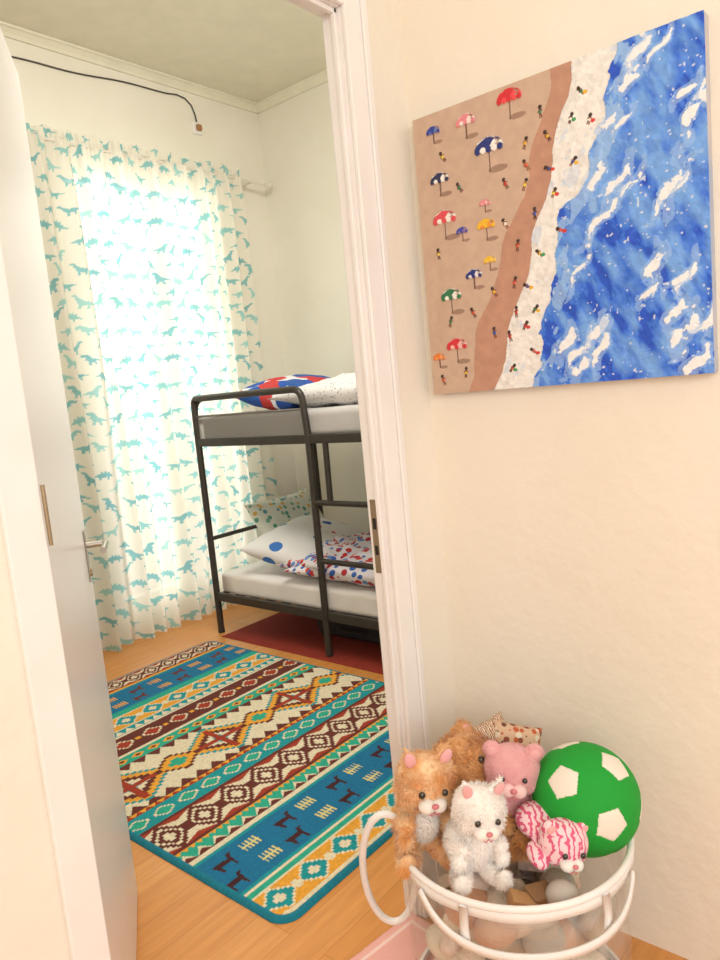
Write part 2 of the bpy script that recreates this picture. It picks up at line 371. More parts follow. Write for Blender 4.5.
lattice(.56, .74); cv.put(band(.545, .56), BRN)
cv.put(band(.74, .755), BRN)
cv.put(band(.755, .86), TEAL); cv.put(stepped(.765, .85, .11, .8, 0, 5), CRM); cv.put(stepped(.765, .85, .11, .45, 0, 5), GRN); cv.put(band(.86, .885), YEL); cv.put(tri(.86, .885, .04), RED)
a, b = .885, 1.24; cv.put(band(a, b), CRM)
cv.put(tri(a, a+.05, .075), BRN); cv.put(tri(b-.05, b, .075, 0, False), BRN)
P_ = .46
for t, cc in ((.80, TEAL), (.64, YEL), (.46, BRN), (.30, CRM), (.18, TEAL)): cv.put(stepped(a, b, P_, t, .1, 11), cc)
cv.put(cross(a, b, P_, .12, .014, .1), RED)
for t, cc in ((.40, BRN), (.30, YEL), (.16, GRN)): cv.put(stepped(a, b, P_, t, .6, 11), cc)
cv.put(band(1.24, 1.31), GRN); cv.put(diam(1.248, 1.302, .08, .85), YEL); cv.put(diam(1.248, 1.302, .08, .4), BRN)
cv.put(band(1.31, 1.33), CRM)
cv.put(band(1.33, 1.49), BRN); cv.put(stepped(1.345, 1.475, .15, .66, 0, 6), CRM); cv.put(stepped(1.345, 1.475, .15, .42, 0, 6), RED); cv.put(stepped(1.345, 1.475, .15, .15, .5, 6), YEL)
cv.put(band(1.49, 1.505), CRM); cv.put(band(1.505, 1.555), TEAL); cv.put(tri(1.508, 1.55, .05), CRM)
yellow_band(1.555, 1.70)
cv.put(band(1.70, 1.74), GRN)
blue_band(1.74, 1.99, 1)
cv.put(band(1.99, 2.01), YEL)
lattice(2.01, 2.145)
edge = np.minimum(np.minimum(X, RW-X), np.minimum(Y, RH-Y)); cv.put(edge < 0.02, '#0f7f96')
rad = 0.07
dx = np.maximum(rad-np.minimum(X, RW-X), 0); dy = np.maximum(rad-np.minimum(Y, RH-Y), 0)
m_ = np.maximum(dx, dy); L = np.hypot(dx, dy)+1e-9; f = np.where((dx > 0) & (dy > 0), m_/L, 1.0)
sx = np.where(X < RW/2, 1, -1); sy = np.where(Y < RH/2, 1, -1)
cxp = np.where(X < RW/2, rad, RW-rad); cyp = np.where(Y < RH/2, rad, RH-rad)
X2 = np.where((dx > 0) & (dy > 0), cxp-sx*dx*f, X); Y2 = np.where((dx > 0) & (dy > 0), cyp-sy*dy*f, Y)
e2 = np.clip(edge/0.012, 0, 1)
Z = 0.001+0.012*np.sqrt(e2)+0.0012*vnoise(X*120, Y*120, 2)*e2
cv.c *= (0.80+0.24*vnoise(X*170, Y*170, 4))[..., None]
g = group('area_rug')
grid_obj('rug_pile', np.stack([RX0+X2, RY0+Y2, Z], -1), np.clip(cv.c, 0, 1), attr_mat('woven_rug', 0.95, 0.5, 400), g)
# plain red rug under the bunk bed
cv = Cv(.95, 1.9, 90, 180, '#8e2a18')
cv.c *= (0.8+0.35*fbm(cv.X*60, cv.Y*60, 2, 4))[..., None]
ee = np.minimum(np.minimum(cv.X, .95-cv.X), np.minimum(cv.Y, 1.9-cv.Y))
g = group('red_rug')
grid_obj('red_rug_pile', np.stack([2.755+cv.X, 1.72+cv.Y, 0.001+.006*np.clip(ee/.02, 0, 1)**.5], -1), cv.c, attr_mat('red_rug_wool', 0.9, 0.4, 300), g)

# pink doormat in the doorway
g = group('door_mat', (1.16, 0.985, 0), (0, 0, math.radians(-9)))
cv = Cv(0.52, 0.5, 110, 100, '#f0b3a8')
ee = np.minimum(np.minimum(cv.X, .52-cv.X), np.minimum(cv.Y, .5-cv.Y)); cv.put((ee > .03) & (ee < .04), '#f8d8cf')
grid_obj('mat_top', np.stack([cv.X-.26, cv.Y-.25, 0.001+.009*np.clip(ee/.01, 0, 1)**.5+.002*vnoise(cv.X*150, cv.Y*150, 9)*(ee > 0.005)], -1), cv.c, attr_mat('pink_mat', 0.95, 0.4, 300), g)

# ---------------------------------------------------------------- painting
A = 0.7155
cv = Cv(1, 1, 480, 480, '#cdb19c'); X = cv.X; Yb = 1-cv.Y
n1 = fbm(X*9, Yb*9, 4, 1); n2 = fbm(X*40, Yb*40, 3, 8); n3 = fbm(X*24+Yb*10, Yb*14, 4, 21)
cv.c *= (0.88+.22*n2)[..., None]
fl_ = .62-.30*Yb-.06*Yb**2+.035*(n1-.5)+.012*np.sin(Yb*22)
fr_ = fl_+.125+.07*(n3-.5)+.03*np.sin(Yb*9)
dkl = fl_-.10+.03*np.sin(Yb*5+1)
cv.put((X > dkl), '#bf917a')
cv.c[X > dkl] *= (0.85+.3*n2)[X > dkl][:, None]
foam = (X > fl_)
cv.put(foam, '#f0efec'); nf = fbm(X*60, Yb*60, 3, 61); hg = np.zeros_like(X); hg[foam] = (1.1*nf)[foam]
cv.c[foam] *= (0.80+.34*nf)[foam][:, None]
sp = foam & (n3 > .64); cv.put(sp, '#cfdbec', .7)
sea = X > fr_
blues = [lin('#2266dc'), lin('#3f80e2'), lin('#74aaf2'), lin('#1e54cc')]
q = fbm(X*24-Yb*14, Yb*9+X*9, 5, 33)
c1 = np.array(blues[0]); c2 = np.array(blues[2]); w = np.clip((q-.32)/.36, 0, 1)[..., None]
seac = c1*(1-w)+c2*w; seac = np.where((q < .33)[..., None], np.array(blues[3]), seac)
cv.c[sea] = (seac*(.85+.3*n2)[..., None])[sea]
tr = sea & (X < fr_+.05) & (n3 > .45); cv.put(tr, '#9cc3f2', .7)
hg = hg+np.where(sea, .45*q+.45*n2, 0)
rs = np.random.RandomState(5)
nn_ = fbm(X*60, Yb*60, 3, 51)
for k in range(36):
    cx = rs.uniform(.5, .99); cy = rs.uniform(.03, .97); yb = 1-cy
    f0 = .62-.30*yb+.15
    if cx < f0: continue
    L_ = rs.uniform(.03, .075); W_ = rs.uniform(.006, .016); an = math.radians(rs.uniform(45, 75))
    dxx = (X-cx)*math.cos(an)+(cv.Y-cy)*math.sin(an); dyy = -(X-cx)*math.sin(an)+(cv.Y-cy)*math.cos(an)+.012*np.sin(dxx*50)
    e_ = np.abs(dxx/L_)**2+np.abs(dyy/W_)**2
    cv.put((e_/4+3.0*(nn_-.45) < 1) & (e_ < 4), '#9cc2f4', .55)
    mm = (e_+4.2*(nn_-.45) < 1)
    cv.put(mm, '#eef2f6'); hg[mm] = .7+.7*nf[mm]
spk = sea & (fbm(X*90, Yb*90, 2, 77) > .61); cv.put(spk, '#dfe9f6', .8); hg[spk] = .8
spk = foam & (fbm(X*90, Yb*60, 2, 97) > .62) & ~sea; cv.put(spk, '#a8c0e2', .5)
def umb(a, b, s, ca, cb, pole=True):
    s *= 1.28; x = a; y = 1-b
    cv.ell(x+s*.6, y-s*1.5, s*.8, s*.25, '#a08270')
    if pole: cv.line((x, y), (x, y-s*1.6), .005, '#6b4a35', .5)
    n = 6
    for i in range(n):
        t0 = math.pi*i/n; t1 = math.pi*(i+1)/n
        cv.poly([(x, y+s*.85), (x+s*1.15*math.cos(t0), y+s*.75*math.sin(t0)), (x+s*1.15*math.cos((t0+t1)/2), y+s*.85*math.sin((t0+t1)/2)), (x+s*1.15*math.cos(t1), y+s*.75*math.sin(t1)), (x, y)], ca if i % 2 else cb, 1.2)
    for i in range(5): cv.ell(x-s*.92+s*.46*i, y-s*.05, s*.24, s*.22, cb if i % 2 else ca, 0, 1.2)
def person(a, b, s, cc, lie=0):
    x = a; y = 1-b; d = (math.sin(lie), math.cos(lie)); sk = random.choice(['#7a4a30', '#5c3524', '#96603e', '#6a3a28'])
    P_ = lambda u, v: (x+u*d[1]*s+v*d[0]*s, y-u*d[0]*s+v*d[1]*s)
    cv.line(P_(-.15, -1), P_(-.1, 0), .0045, sk, .5); cv.line(P_(.3, -1), P_(.1, 0), .0045, sk, .5)
    cv.line(P_(0, -.25), P_(0, .7), .010, cc, .7); cv.line(P_(-.5, .1), P_(0, .6), .004, sk, .5); cv.line(P_(.5, .3), P_(0, .6), .004, sk, .5)
    cv.ell(*P_(0, 1.0), .0065, .0065, '#3e2820', 0, .7)
for a, b, s, c1_, c2_ in [(.088, .065, .019, '#2b3f9a', '#5a74bf'), (.223, .07, .026, '#e58b93', '#f6e3e0'), (.394, .045, .031, '#d42b35', '#f04a52'), (.306, .18, .037, '#27357e', '#f6f4f0'),
        (.10, .235, .026, '#2c2e55', '#f6f4f0'), (.108, .375, .033, '#e0505a', '#f7efe9'), (.276, .43, .024, '#eebf2d', '#f09a3a'), (.276, .355, .014, '#e78a90', '#f2c0c0'), (.178, .43, .016, '#3c4aa8', '#8a6aa8'),
        (.213, .59, .022, '#24307c', '#e6e6f0'), (.281, .55, .016, '#f0c22d', '#f5d35c'), (.112, .65, .029, '#2f7a50', '#f4f3ee'), (.12, .83, .029, '#d4303a', '#f2b9b4'), (.04, .865, .018, '#e9803a', '#f1a35e')]:
    umb(a, b, s, c1_, c2_)
cols = ['#d33a32', '#e7b52f', '#2f7f58', '#d8583a', '#c7362f', '#f0d34a', '#3352a8', '#e0564e', '#eeeae0']
for a, b in [(.12, .16), (.36, .31), (.44, .2), (.5, .12), (.07, .49), (.35, .44), (.43, .33), (.46, .43), (.39, .52), (.29, .66), (.37, .64), (.2, .72), (.1, .74), (.28, .8),
             (.37, .74), (.15, .93), (.05, .95), (.44, .27), (.52, .2), (.34, .82), (.18, .28)]:
    person(a, b, .017, random.choice(cols), random.uniform(-.5, .5))
for a, b in [(.52, .3), (.6, .17), (.64, .1), (.53, .38), (.55, .5), (.47, .56), (.42, .66), (.44, .74), (.43, .88), (.34, .93), (.6, .3), (.66, .19), (.40, .79)]:
    person(a, b, .014, random.choice(cols), random.uniform(-1.2, 1.2)); cv.ell(a+.012, 1-b-.005, .008, .006, random.choice(['#d33a32', '#3aa05a', '#e7b52f']), 0, .7)
hg = np.maximum(hg, cv.hgt)
PY_ = 1.12-A*X; PZ_ = 2.175-.718*Yb; PX_ = XR-.030-.0045*hg
g = group('beach_painting')
boxes('stretched_canvas', [(XR-.0275, XR-.001, 1.12-A, 1.12, 2.175-.718, 2.175)], mat('canvas_edge', '#cfc6c2', 0.8, color2='#9fb0cc', nscale=5), g, 0.002)
mp_ = attr_mat('acrylic_paint', 0.5)
grid_obj('painted_face', np.stack([PX_, PY_, PZ_], -1), np.clip(cv.c, 0, 1), mp_, g, flip=False)

# ---------------------------------------------------------------- bunk bed
m_metal = mat('dark_grey_metal', '#413c37', 0.38, 0.3, color2='#3a3632', nscale=20)
BXn, BXf, BYf, BYn = 2.82, 3.86, 3.69, 1.66
bed = group('bunk_bed')
R = 0.021
HT = 1.515
def frame_end(y, tag):
    tube('end_frame_'+tag, fillet([(BXn, y, 0.0), (BXn, y, HT), (BXf, y, HT), (BXf, y, 0.0)], 0.09), R, m_metal, bed)
    for i, z in enumerate((0.245, 0.62, 1.235, 1.37)):
        tube('end_bar_%s_%d' % (tag, i), [(BXn, y, z), (BXf, y, z)], 0.014, m_metal, bed)
    for i, x in enumerate((BXn, BXf)): cyl('foot_%s_%d' % (tag, i), (x, y, 0), (x, y, 0.03), 0.023, 0.021, m_metal, bed)
frame_end(BYf, 'far'); frame_end(BYn, 'near')
for i, x in enumerate((BXn, BXf)):
    boxes('lower_side_rail_%d' % i, [(x-.014, x+.014, BYn, BYf, 0.215, 0.27)], m_metal, bed, 0.006)
    boxes('upper_side_rail_%d' % i, [(x-.014, x+.014, BYn, BYf, 1.215, 1.265)], m_metal, bed, 0.006)
LY = 2.73
tube('guard_rail', fillet([(BXn, BYf, HT-.08), (BXn, BYf, HT), (BXn, LY+.02, HT), (BXn, LY, 1.24)], 0.07), R*.95, m_metal, bed)
tube('guard_rail_back', fillet([(BXf, BYf, HT), (BXf, BYn, HT)], 0.05), R*.9, m_metal, bed)
tube('guard_rail_near', fillet([(BXn, BYn, HT-.08), (BXn, BYn, HT), (BXn, 2.28, HT), (BXn, 2.28, 1.24)], 0.07), R*.95, m_metal, bed)
tube('ladder_rail_far', [(BXn, LY, 1.24), (BXn-.01, LY, 0.012)], R, m_metal, bed)
tube('ladder_rail_near', [(BXn, 2.30, 1.24), (BXn-.01, 2.30, 0.012)], R, m_metal, bed)
tube('ladder_brace', [(BXn, 2.61, 1.22), (BXn-.005, 2.61, 0.9)], 0.017, m_metal, bed)
for i, z in enumerate((0.56, 0.89)): tube('ladder_rung_%d' % i, [(BXn-.006, LY, z), (BXn-.006, 2.30, z)], 0.016, m_metal, bed)
for lv, z in (('lower', .245), ('upper', 1.24)):
    boxes('slats_'+lv, [(BXn+.015, BXf-.015, y, y+.05, z-.008, z+.006) for y in np.arange(BYn+.04, BYf-.06, .14)], m_metal, bed)
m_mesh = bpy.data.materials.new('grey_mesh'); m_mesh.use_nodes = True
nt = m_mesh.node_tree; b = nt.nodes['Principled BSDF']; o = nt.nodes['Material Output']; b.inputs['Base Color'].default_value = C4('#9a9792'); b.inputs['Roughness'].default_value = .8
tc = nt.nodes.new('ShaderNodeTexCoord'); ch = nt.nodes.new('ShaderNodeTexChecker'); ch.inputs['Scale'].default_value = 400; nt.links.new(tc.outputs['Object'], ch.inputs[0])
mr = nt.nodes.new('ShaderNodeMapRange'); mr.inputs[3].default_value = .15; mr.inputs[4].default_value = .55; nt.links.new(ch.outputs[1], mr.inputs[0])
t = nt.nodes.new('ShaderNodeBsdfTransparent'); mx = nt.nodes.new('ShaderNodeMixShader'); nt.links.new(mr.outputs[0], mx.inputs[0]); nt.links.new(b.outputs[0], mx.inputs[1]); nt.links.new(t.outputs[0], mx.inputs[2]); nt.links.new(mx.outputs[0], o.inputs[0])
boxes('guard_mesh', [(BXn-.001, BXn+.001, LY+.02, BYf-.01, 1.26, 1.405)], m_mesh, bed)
tube('guard_mesh_hem', [(BXn, LY+.012, 1.405), (BXn, BYf, 1.405)], .006, mat('grey_hem', '#7b7874', .7), bed)

def soft_box(name, x0, x1, y0, y1, z0, z1, m, parent, amp=0.006, nz=6, bev=.03, sub=40):
    bm = bmesh.new(); bmesh.ops.create_cube(bm, size=1)
    bmesh.ops.subdivide_edges(bm, edges=bm.edges[:], cuts=14, use_grid_fill=True)
    sx, sy, sz = (x1-x0), (y1-y0), (z1-z0)
    for v in bm.verts:
        p = Vector((v.co.x*sx, v.co.y*sy, v.co.z*sz)); h = Vector((sx/2-bev, sy/2-bev, sz/2-bev))
        q = Vector([max(-h[i], min(h[i], p[i])) for i in range(3)]); d = p-q
        if d.length > 0: p = q+d.normalized()*min(bev, d.length)
        w = Vector(((x0+x1)/2, (y0+y1)/2, (z0+z1)/2))+p
        nn = mnoise.noise(w*nz)+.5*mnoise.noise(w*nz*2.3)
        w.z += nn*amp*(1 if v.co.z > -.2 else .2); w.x += amp*.6*mnoise.noise(w*nz+Vector((9, 3, 1)))
        v.co = w
    return obj_from_bm(name, bm, m, parent, True)
m_sheet = mat('white_sheet', '#ece8e4', 0.85, color2='#e2dedb', nscale=3, bump=.4, bscale=9)
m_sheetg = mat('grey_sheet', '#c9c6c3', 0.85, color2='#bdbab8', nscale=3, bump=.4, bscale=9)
soft_box('lower_mattress', BXn+.02, BXf-.02, BYn+.03, BYf-.02, .253, .40, m_sheet, bed, .006, 5, .035)
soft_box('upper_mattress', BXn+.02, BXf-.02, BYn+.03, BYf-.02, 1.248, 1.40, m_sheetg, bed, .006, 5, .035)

def pillow(name, w, l, h, m, loc, rot, parent=None, nz=7, amp=.012, n=40):
    bm = bmesh.new(); T_ = {}
    for sgn in (1, -1):
        for i in range(n+1):
            for j in range(n+1):
                u = -1+2*i/n; v = -1+2*j/n
                if sgn == -1 and (i in (0, n) or j in (0, n)): T_[(sgn, i, j)] = T_[(1, i, j)]; continue
                e = ((1-abs(u)**3)*(1-abs(v)**3))**.55
                x = u*w/2*(1-.07*(1-v*v)*abs(u)); y = v*l/2*(1-.07*(1-u*u)*abs(v))
                p = Vector((x, y, sgn*h/2*e))
                k_ = mnoise.noise(Vector((x, y, sgn*2.0))*nz)+.6*mnoise.noise(Vector((x*1.7, y*.8, 5+sgn))*nz*2)
                p.z += amp*k_*e*sgn
                T_[(sgn, i, j)] = bm.verts.new(p)
    for sgn in (1, -1):
        for i in range(n):
            for j in range(n):
                f = [T_[(sgn, i, j)], T_[(sgn, i+1, j)], T_[(sgn, i+1, j+1)], T_[(sgn, i, j+1)]]
                if sgn < 0: f.reverse()
                try: bm.faces.new(f)
                except ValueError: pass
    M = Matrix.Translation(loc) @ Matrix.Rotation(rot[2], 4, 'Z') @ Matrix.Rotation(rot[1], 4, 'Y') @ Matrix.Rotation(rot[0], 4, 'X')
    o = obj_from_bm(name, bm, m, parent, True); o.matrix_world = M
    return o
m_pw = dots_mat('print_pillow', '#e9e8e6', ['#2b5fb0', '#d34038', '#e9e8e6', '#e9e8e6', '#3b77c4', '#e9e8e6'], 7, .36)
m_pb = dots_mat('bold_print_pillow', '#e4e8ee', ['#2659a8', '#c93a3a', '#1f55b0', '#2659a8', '#1c4a9c'], 6.5, .62)
m_pg = dots_mat('green_dot_pillow', '#e0e4d6', ['#5fa38c', '#7db59b', '#d8b05a', '#5b9aa0'], 22, .36)
m_dv = dots_mat('dotted_duvet', '#e6e0e4', ['#c8302f', '#3a68b8', '#d5453c', '#b82f3a', '#6a8fc8', '#a83a4a'], 23, .45)
m_dw = dots_mat('pale_duvet', '#e4e2e1', ['#8e9296', '#a5a8ad', '#b0b3b5'], 42, .22)
pillow('green_pillow', .66, .46, .16, m_pg, (3.42, 3.54, .60), (math.radians(58), 0, math.radians(4)), None)
pillow('bed_pillow', .78, .56, .22, m_pw, (3.24, 3.22, .530), (math.radians(14), math.radians(-3), math.radians(14)), None)
pillow('dotted_duvet', 1.0, 1.35, .17, m_dv, (3.33, 2.40, .472), (0, 0, math.radians(2)), None, 6, .035)
pillow('folded_duvet', .86, .50, .15, m_dv, (3.26, 2.88, .498), (math.radians(-6), 0, math.radians(-12)), None, 8, .045)
pillow('bed_pillow.001', .74, .50, .20, m_pb, (3.38, 3.32, 1.495), (math.radians(10), math.radians(-4), math.radians(6)), None)
pillow('pale_duvet', .94, 1.3, .20, m_dw, (3.33, 2.42, 1.475), (0, 0, 0), None, 6, .035)
g = group('under_bed_suitcase')
boxes('case_body', [(3.05, 3.6, 2.45, 3.05, 0.012, 0.15)], mat('black_fabric_case', '#2b2a2e', 0.7), g, .03, 4)
tube('case_handle', fillet([(3.05, 2.65, .08), (3.02, 2.65, .08), (3.02, 2.85, .08), (3.05, 2.85, .08)], .02), .008, m_hole, g)
for yy in (2.5, 3.0): cyl('case_wheel', (3.05, yy, .024), (3.08, yy, .024), .016, .016, m_hole, g)

# ---------------------------------------------------------------- toy basket
TC = Vector((1.349, .774, 0)); RB = .262; RIM = .452
r_ = Vector((.637, -.77, 0)).normalized(); n_ = Vector((-.77, -.637, 0)).normalized()
BC = TC-r_*.010-n_*.022
def L2W(r, n, h): return TC+r_*r+n_*n+Vector((0, 0, h))
m_wf = mat('white_fabric', '#f4f1ee', 0.8, bump=.1)
m_clear = bpy.data.materials.new('clear_vinyl'); m_clear.use_nodes = True
nt = m_clear.node_tree; nt.nodes.clear(); o = nt.nodes.new('ShaderNodeOutputMaterial'); a = nt.nodes.new('ShaderNodeBsdfTransparent'); b = nt.nodes.new('ShaderNodeBsdfPrincipled')
b.inputs['Base Color'].default_value = (.88, .84, .79, 1); b.inputs['Roughness'].default_value = .08
a.inputs[0].default_value = (.97, .96, .94, 1)
mx = nt.nodes.new('ShaderNodeMixShader'); nz_ = nt.nodes.new('ShaderNodeTexNoise'); nz_.inputs['Scale'].default_value = 6; nz_.inputs['Distortion'].default_value = 1.5; tc = nt.nodes.new('ShaderNodeTexCoord')
nt.links.new(tc.outputs['Object'], nz_.inputs['Vector']); mr = nt.nodes.new('ShaderNodeMapRange'); mr.inputs[1].default_value = .38; mr.inputs[2].default_value = .7; mr.inputs[3].default_value = .10; mr.inputs[4].default_value = .38
nt.links.new(nz_.outputs[0], mr.inputs[0]); nt.links.new(mr.outputs[0], mx.inputs[0])
nt.links.new(a.outputs[0], mx.inputs[1]); nt.links.new(b.outputs[0], mx.inputs[2]); nt.links.new(mx.outputs[0], o.inputs[0])
bk = group('toy_basket')
def ring(z, rr, n=72): return [BC+Vector((rr*math.cos(2*math.pi*i/n), rr*math.sin(2*math.pi*i/n), z)) for i in range(n)]
def lathe(name, prof, m, parent, seg=72, wob=0):
    bm = bmesh.new(); rows = []
    for (rr, z) in prof:
        rows.append([bm.verts.new(BC+Vector(((rr+wob*math.sin(9*t+z*30))*math.cos(t), (rr+wob*math.sin(9*t+z*30))*math.sin(t), z))) for t in [2*math.pi*i/seg for i in range(seg)]])
    for a_, b_ in zip(rows[:-1], rows[1:]):
        for i in range(seg): bm.faces.new((a_[i], a_[(i+1) % seg], b_[(i+1) % seg], b_[i]))
    return obj_from_bm(name, bm, m, parent, True)
lathe('clear_side', [(RB-.012, .01+i*.41/16) for i in range(17)], m_clear, bk, 96, .004)
lathe('rim_band', [(RB-.004, RIM-.004), (RB+.004, RIM-.004), (RB+.005, RIM-.026), (RB-.002, RIM-.028), (RB-.004, RIM-.004)], m_wf, bk, 72, .0015)
lathe('base_band', [(RB-.006, .0), (RB+.002, .0), (RB+.002, .035), (RB-.006, .035)], m_wf, bk)
lathe('base_disc', [(0.001, .006), (RB-.006, .006)], m_wf, bk)
tube('rim_wire', ring(RIM, RB), .0075, m_wf, bk, True)
def strap(name, pts, w, parent, up=Vector((0, 0, 1)), th=.003):
    bm = bmesh.new(); rows = []
    n = len(pts)
    for i, p in enumerate(pts):
        t = (pts[min(i+1, n-1)]-pts[max(i-1, 0)]).normalized(); out = Vector((p.x-BC.x, p.y-BC.y, 0)).normalized()
        s = t.cross(out)
        if s.length < .3: s = up
        s.normalize(); rows.append([bm.verts.new(p+s*w/2+out*th), bm.verts.new(p-s*w/2+out*th), bm.verts.new(p-s*w/2-out*th), bm.verts.new(p+s*w/2-out*th)])
    for a_, b_ in zip(rows[:-1], rows[1:]):
        for i in range(4): bm.faces.new((a_[i], a_[(i+1) % 4], b_[(i+1) % 4], b_[i]))
    bm.faces.new(rows[0]); bm.faces.new(rows[-1][::-1])
    return obj_from_bm(name, bm, m_wf, parent, True)
ang0 = math.atan2(n_.y, n_.x)
pts = []
for i in range(41):
    t = -1+2*i/40; a_ = ang0+t*math.radians(56); rr = RB+.012+.018*(1-t*t)
    pts.append(BC+Vector((rr*math.cos(a_), rr*math.sin(a_), RIM-.02-.060*(1-t**4))))
strap('handle_front', pts, .018, bk)
for s_ in (-1, 1):
    a_ = ang0+s_*math.radians(32); pp = [BC+Vector((rr*math.cos(a_), rr*math.sin(a_), z)) for rr, z in ((RB+.009, RIM-.005), (RB+.012, RIM-.05), (RB+.008, RIM-.09))]
    strap('strap_tab', pp, .018, bk)
c_ = L2W(-.300, -.04, .36); pts = []
for i in range(49):
    t = 2*math.pi*i/48; pts.append(c_+r_*(-.062*math.cos(t))+n_*(.05*math.sin(t))+Vector((0, 0, .175*math.sin(t))))
tube('handle_side', pts, .0085, m_wf, bk, False)

bm = bmesh.new(); pal = ['#d9c2a4', '#cbb9a6', '#e8dcc8', '#c9c3ba', '#d8a684', '#e6d3c6', '#b8a48e']
pm = [mat('pile_colour_%d' % i, c, .85, bump=.4, bscale=90) for i, c in enumerate(pal)]
rr_ = random.Random(3)
for k in range(130):
    a_ = rr_.uniform(0, 2*math.pi); rad_ = .18*math.sqrt(rr_.random()); z = rr_.uniform(.06, .385)
    M = Matrix.Translation(BC+Vector((rad_*math.cos(a_), rad_*math.sin(a_), z))) @ Matrix.Rotation(rr_.uniform(0, 6), 4, Vector((rr_.random(), rr_.random(), rr_.random()+.1)))
    s_ = rr_.uniform(.03, .052)
    if rr_.random() < .15:
        res = bmesh.ops.create_cube(bm, size=2, matrix=M @ Matrix.Diagonal((s_*.8, s_*rr_.uniform(.4, .8), s_*rr_.uniform(.3, .6), 1)))
    else:
        res = bmesh.ops.create_icosphere(bm, subdivisions=3, radius=1, matrix=M @ Matrix.Diagonal((s_*rr_.uniform(.9, 1.3), s_, s_*.7, 1)))
    mi = rr_.randrange(len(pal))
    for f in set(f for v in res['verts'] for f in v.link_faces): f.material_index = mi; f.smooth = len(f.verts) == 3
o = obj_from_bm('toy_pile', bm, pm, None)

# plush toys ---------------------------------------------------------
def blob(name, ells, m, parent, voxel=.004, fur=0, fl=.008, fw=.0011, droop=.4, smooth=4):
    bm = bmesh.new()
    for e in ells:
        loc, sc = e[0], e[1]; rot = e[2] if len(e) > 2 else (0, 0, 0); kind = e[3] if len(e) > 3 else 's'
        M = Matrix.Translation(loc) @ Matrix.Rotation(rot[2], 4, 'Z') @ Matrix.Rotation(rot[1], 4, 'Y') @ Matrix.Rotation(rot[0], 4, 'X') @ Matrix.Diagonal((*sc, 1))
        if kind == 's': bmesh.ops.create_icosphere(bm, subdivisions=3, radius=1, matrix=M)
        else: bmesh.ops.create_cone(bm, cap_ends=True, segments=20, radius1=1, radius2=.12, depth=2, matrix=M)
    o = obj_from_bm(name, bm, m, parent, True)
    md = o.modifiers.new('r', 'REMESH'); md.mode = 'VOXEL'; md.voxel_size = voxel; md.use_smooth_shade = True
    md = o.modifiers.new('s', 'SMOOTH'); md.iterations = smooth
    bake(o)
    if fur:
        me = o.data; me.calc_loop_triangles()
        nv = len(me.vertices); co = np.empty(nv*3); me.vertices.foreach_get('co', co); co = co.reshape(-1, 3)
        nm = np.empty(nv*3); me.vertices.foreach_get('normal', nm); nm = nm.reshape(-1, 3)
        tr_ = np.empty(len(me.loop_triangles)*3, int); me.loop_triangles.foreach_get('vertices', tr_); tr_ = tr_.reshape(-1, 3)
        rs = np.random.RandomState(len(name)); k = rs.randint(0, len(tr_), fur); b1 = rs.dirichlet((1, 1, 1), fur)
        p = (co[tr_[k]]*b1[..., None]).sum(1); n = (nm[tr_[k]]*b1[..., None]).sum(1); n /= np.linalg.norm(n, axis=1)[:, None]+1e-9
        sw = np.stack([np.sin(p[:, 1]*70+p[:, 2]*40), np.cos(p[:, 0]*60+p[:, 2]*50), np.sin(p[:, 0]*50+p[:, 1]*60)-1.0], -1)
        d = n*.7+sw*droop+rs.normal(0, .2, (fur, 3)); d /= np.linalg.norm(d, axis=1)[:, None]
        L_ = fl*rs.uniform(.6, 1.2, fur)[:, None]
        t = np.cross(d, n); t /= np.linalg.norm(t, axis=1)[:, None]+1e-9
        v0 = p-t*fw-n*.001; v1 = p+t*fw-n*.001; v2 = p+d*L_
        vs = np.concatenate([co, np.stack([v0, v1, v2], 1).reshape(-1, 3)])
        tri_ = nv+np.arange(fur*3).reshape(-1, 3)
        fn = np.cross(v1-v0, v2-v0); fl2 = (fn*n).sum(1) < 0; tri_[fl2] = tri_[fl2][:, ::-1]
        fs = [tuple(pp.vertices) for pp in me.polygons]+tri_.tolist()
        me2 = bpy.data.meshes.new(name); me2.from_pydata(vs.tolist(), [], fs); me2.materials.append(m)
        me2.polygons.foreach_set('use_smooth', np.ones(len(me2.polygons), bool)); o.data = me2
    return o
m_eye = mat('plastic_eye', '#1b1412', .1, coat=1); m_white = mat('plush_white', '#f3eee8', .95, sheen=.3)
m_pinkin = mat('plush_pink_inner', '#efb3b4', .9); m_nose = mat('plush_nose', '#d77f86', .6)
def stripe_mat(name, c1, c2, sc=30, p0=.42, p1=.55):
    m = bpy.data.materials.new(name); m.use_nodes = True; nt = m.node_tree; b = nt.nodes['Principled BSDF']; b.inputs['Roughness'].default_value = .9
    tc = nt.nodes.new('ShaderNodeTexCoord'); w = nt.nodes.new('ShaderNodeTexWave'); w.inputs['Scale'].default_value = sc; w.inputs['Distortion'].default_value = 7; w.inputs['Detail Scale'].default_value = 2.5
    nt.links.new(tc.outputs['Object'], w.inputs['Vector']); r = nt.nodes.new('ShaderNodeValToRGB'); r.color_ramp.elements[0].position = p0; r.color_ramp.elements[1].position = p1
    r.color_ramp.elements[0].color = C4(c1); r.color_ramp.elements[1].color = C4(c2)
    nt.links.new(w.outputs['Fac'], r.inputs[0]); nt.links.new(r.outputs[0], b.inputs['Base Color']); return m
YAW0 = math.atan2(r_.y, r_.x)
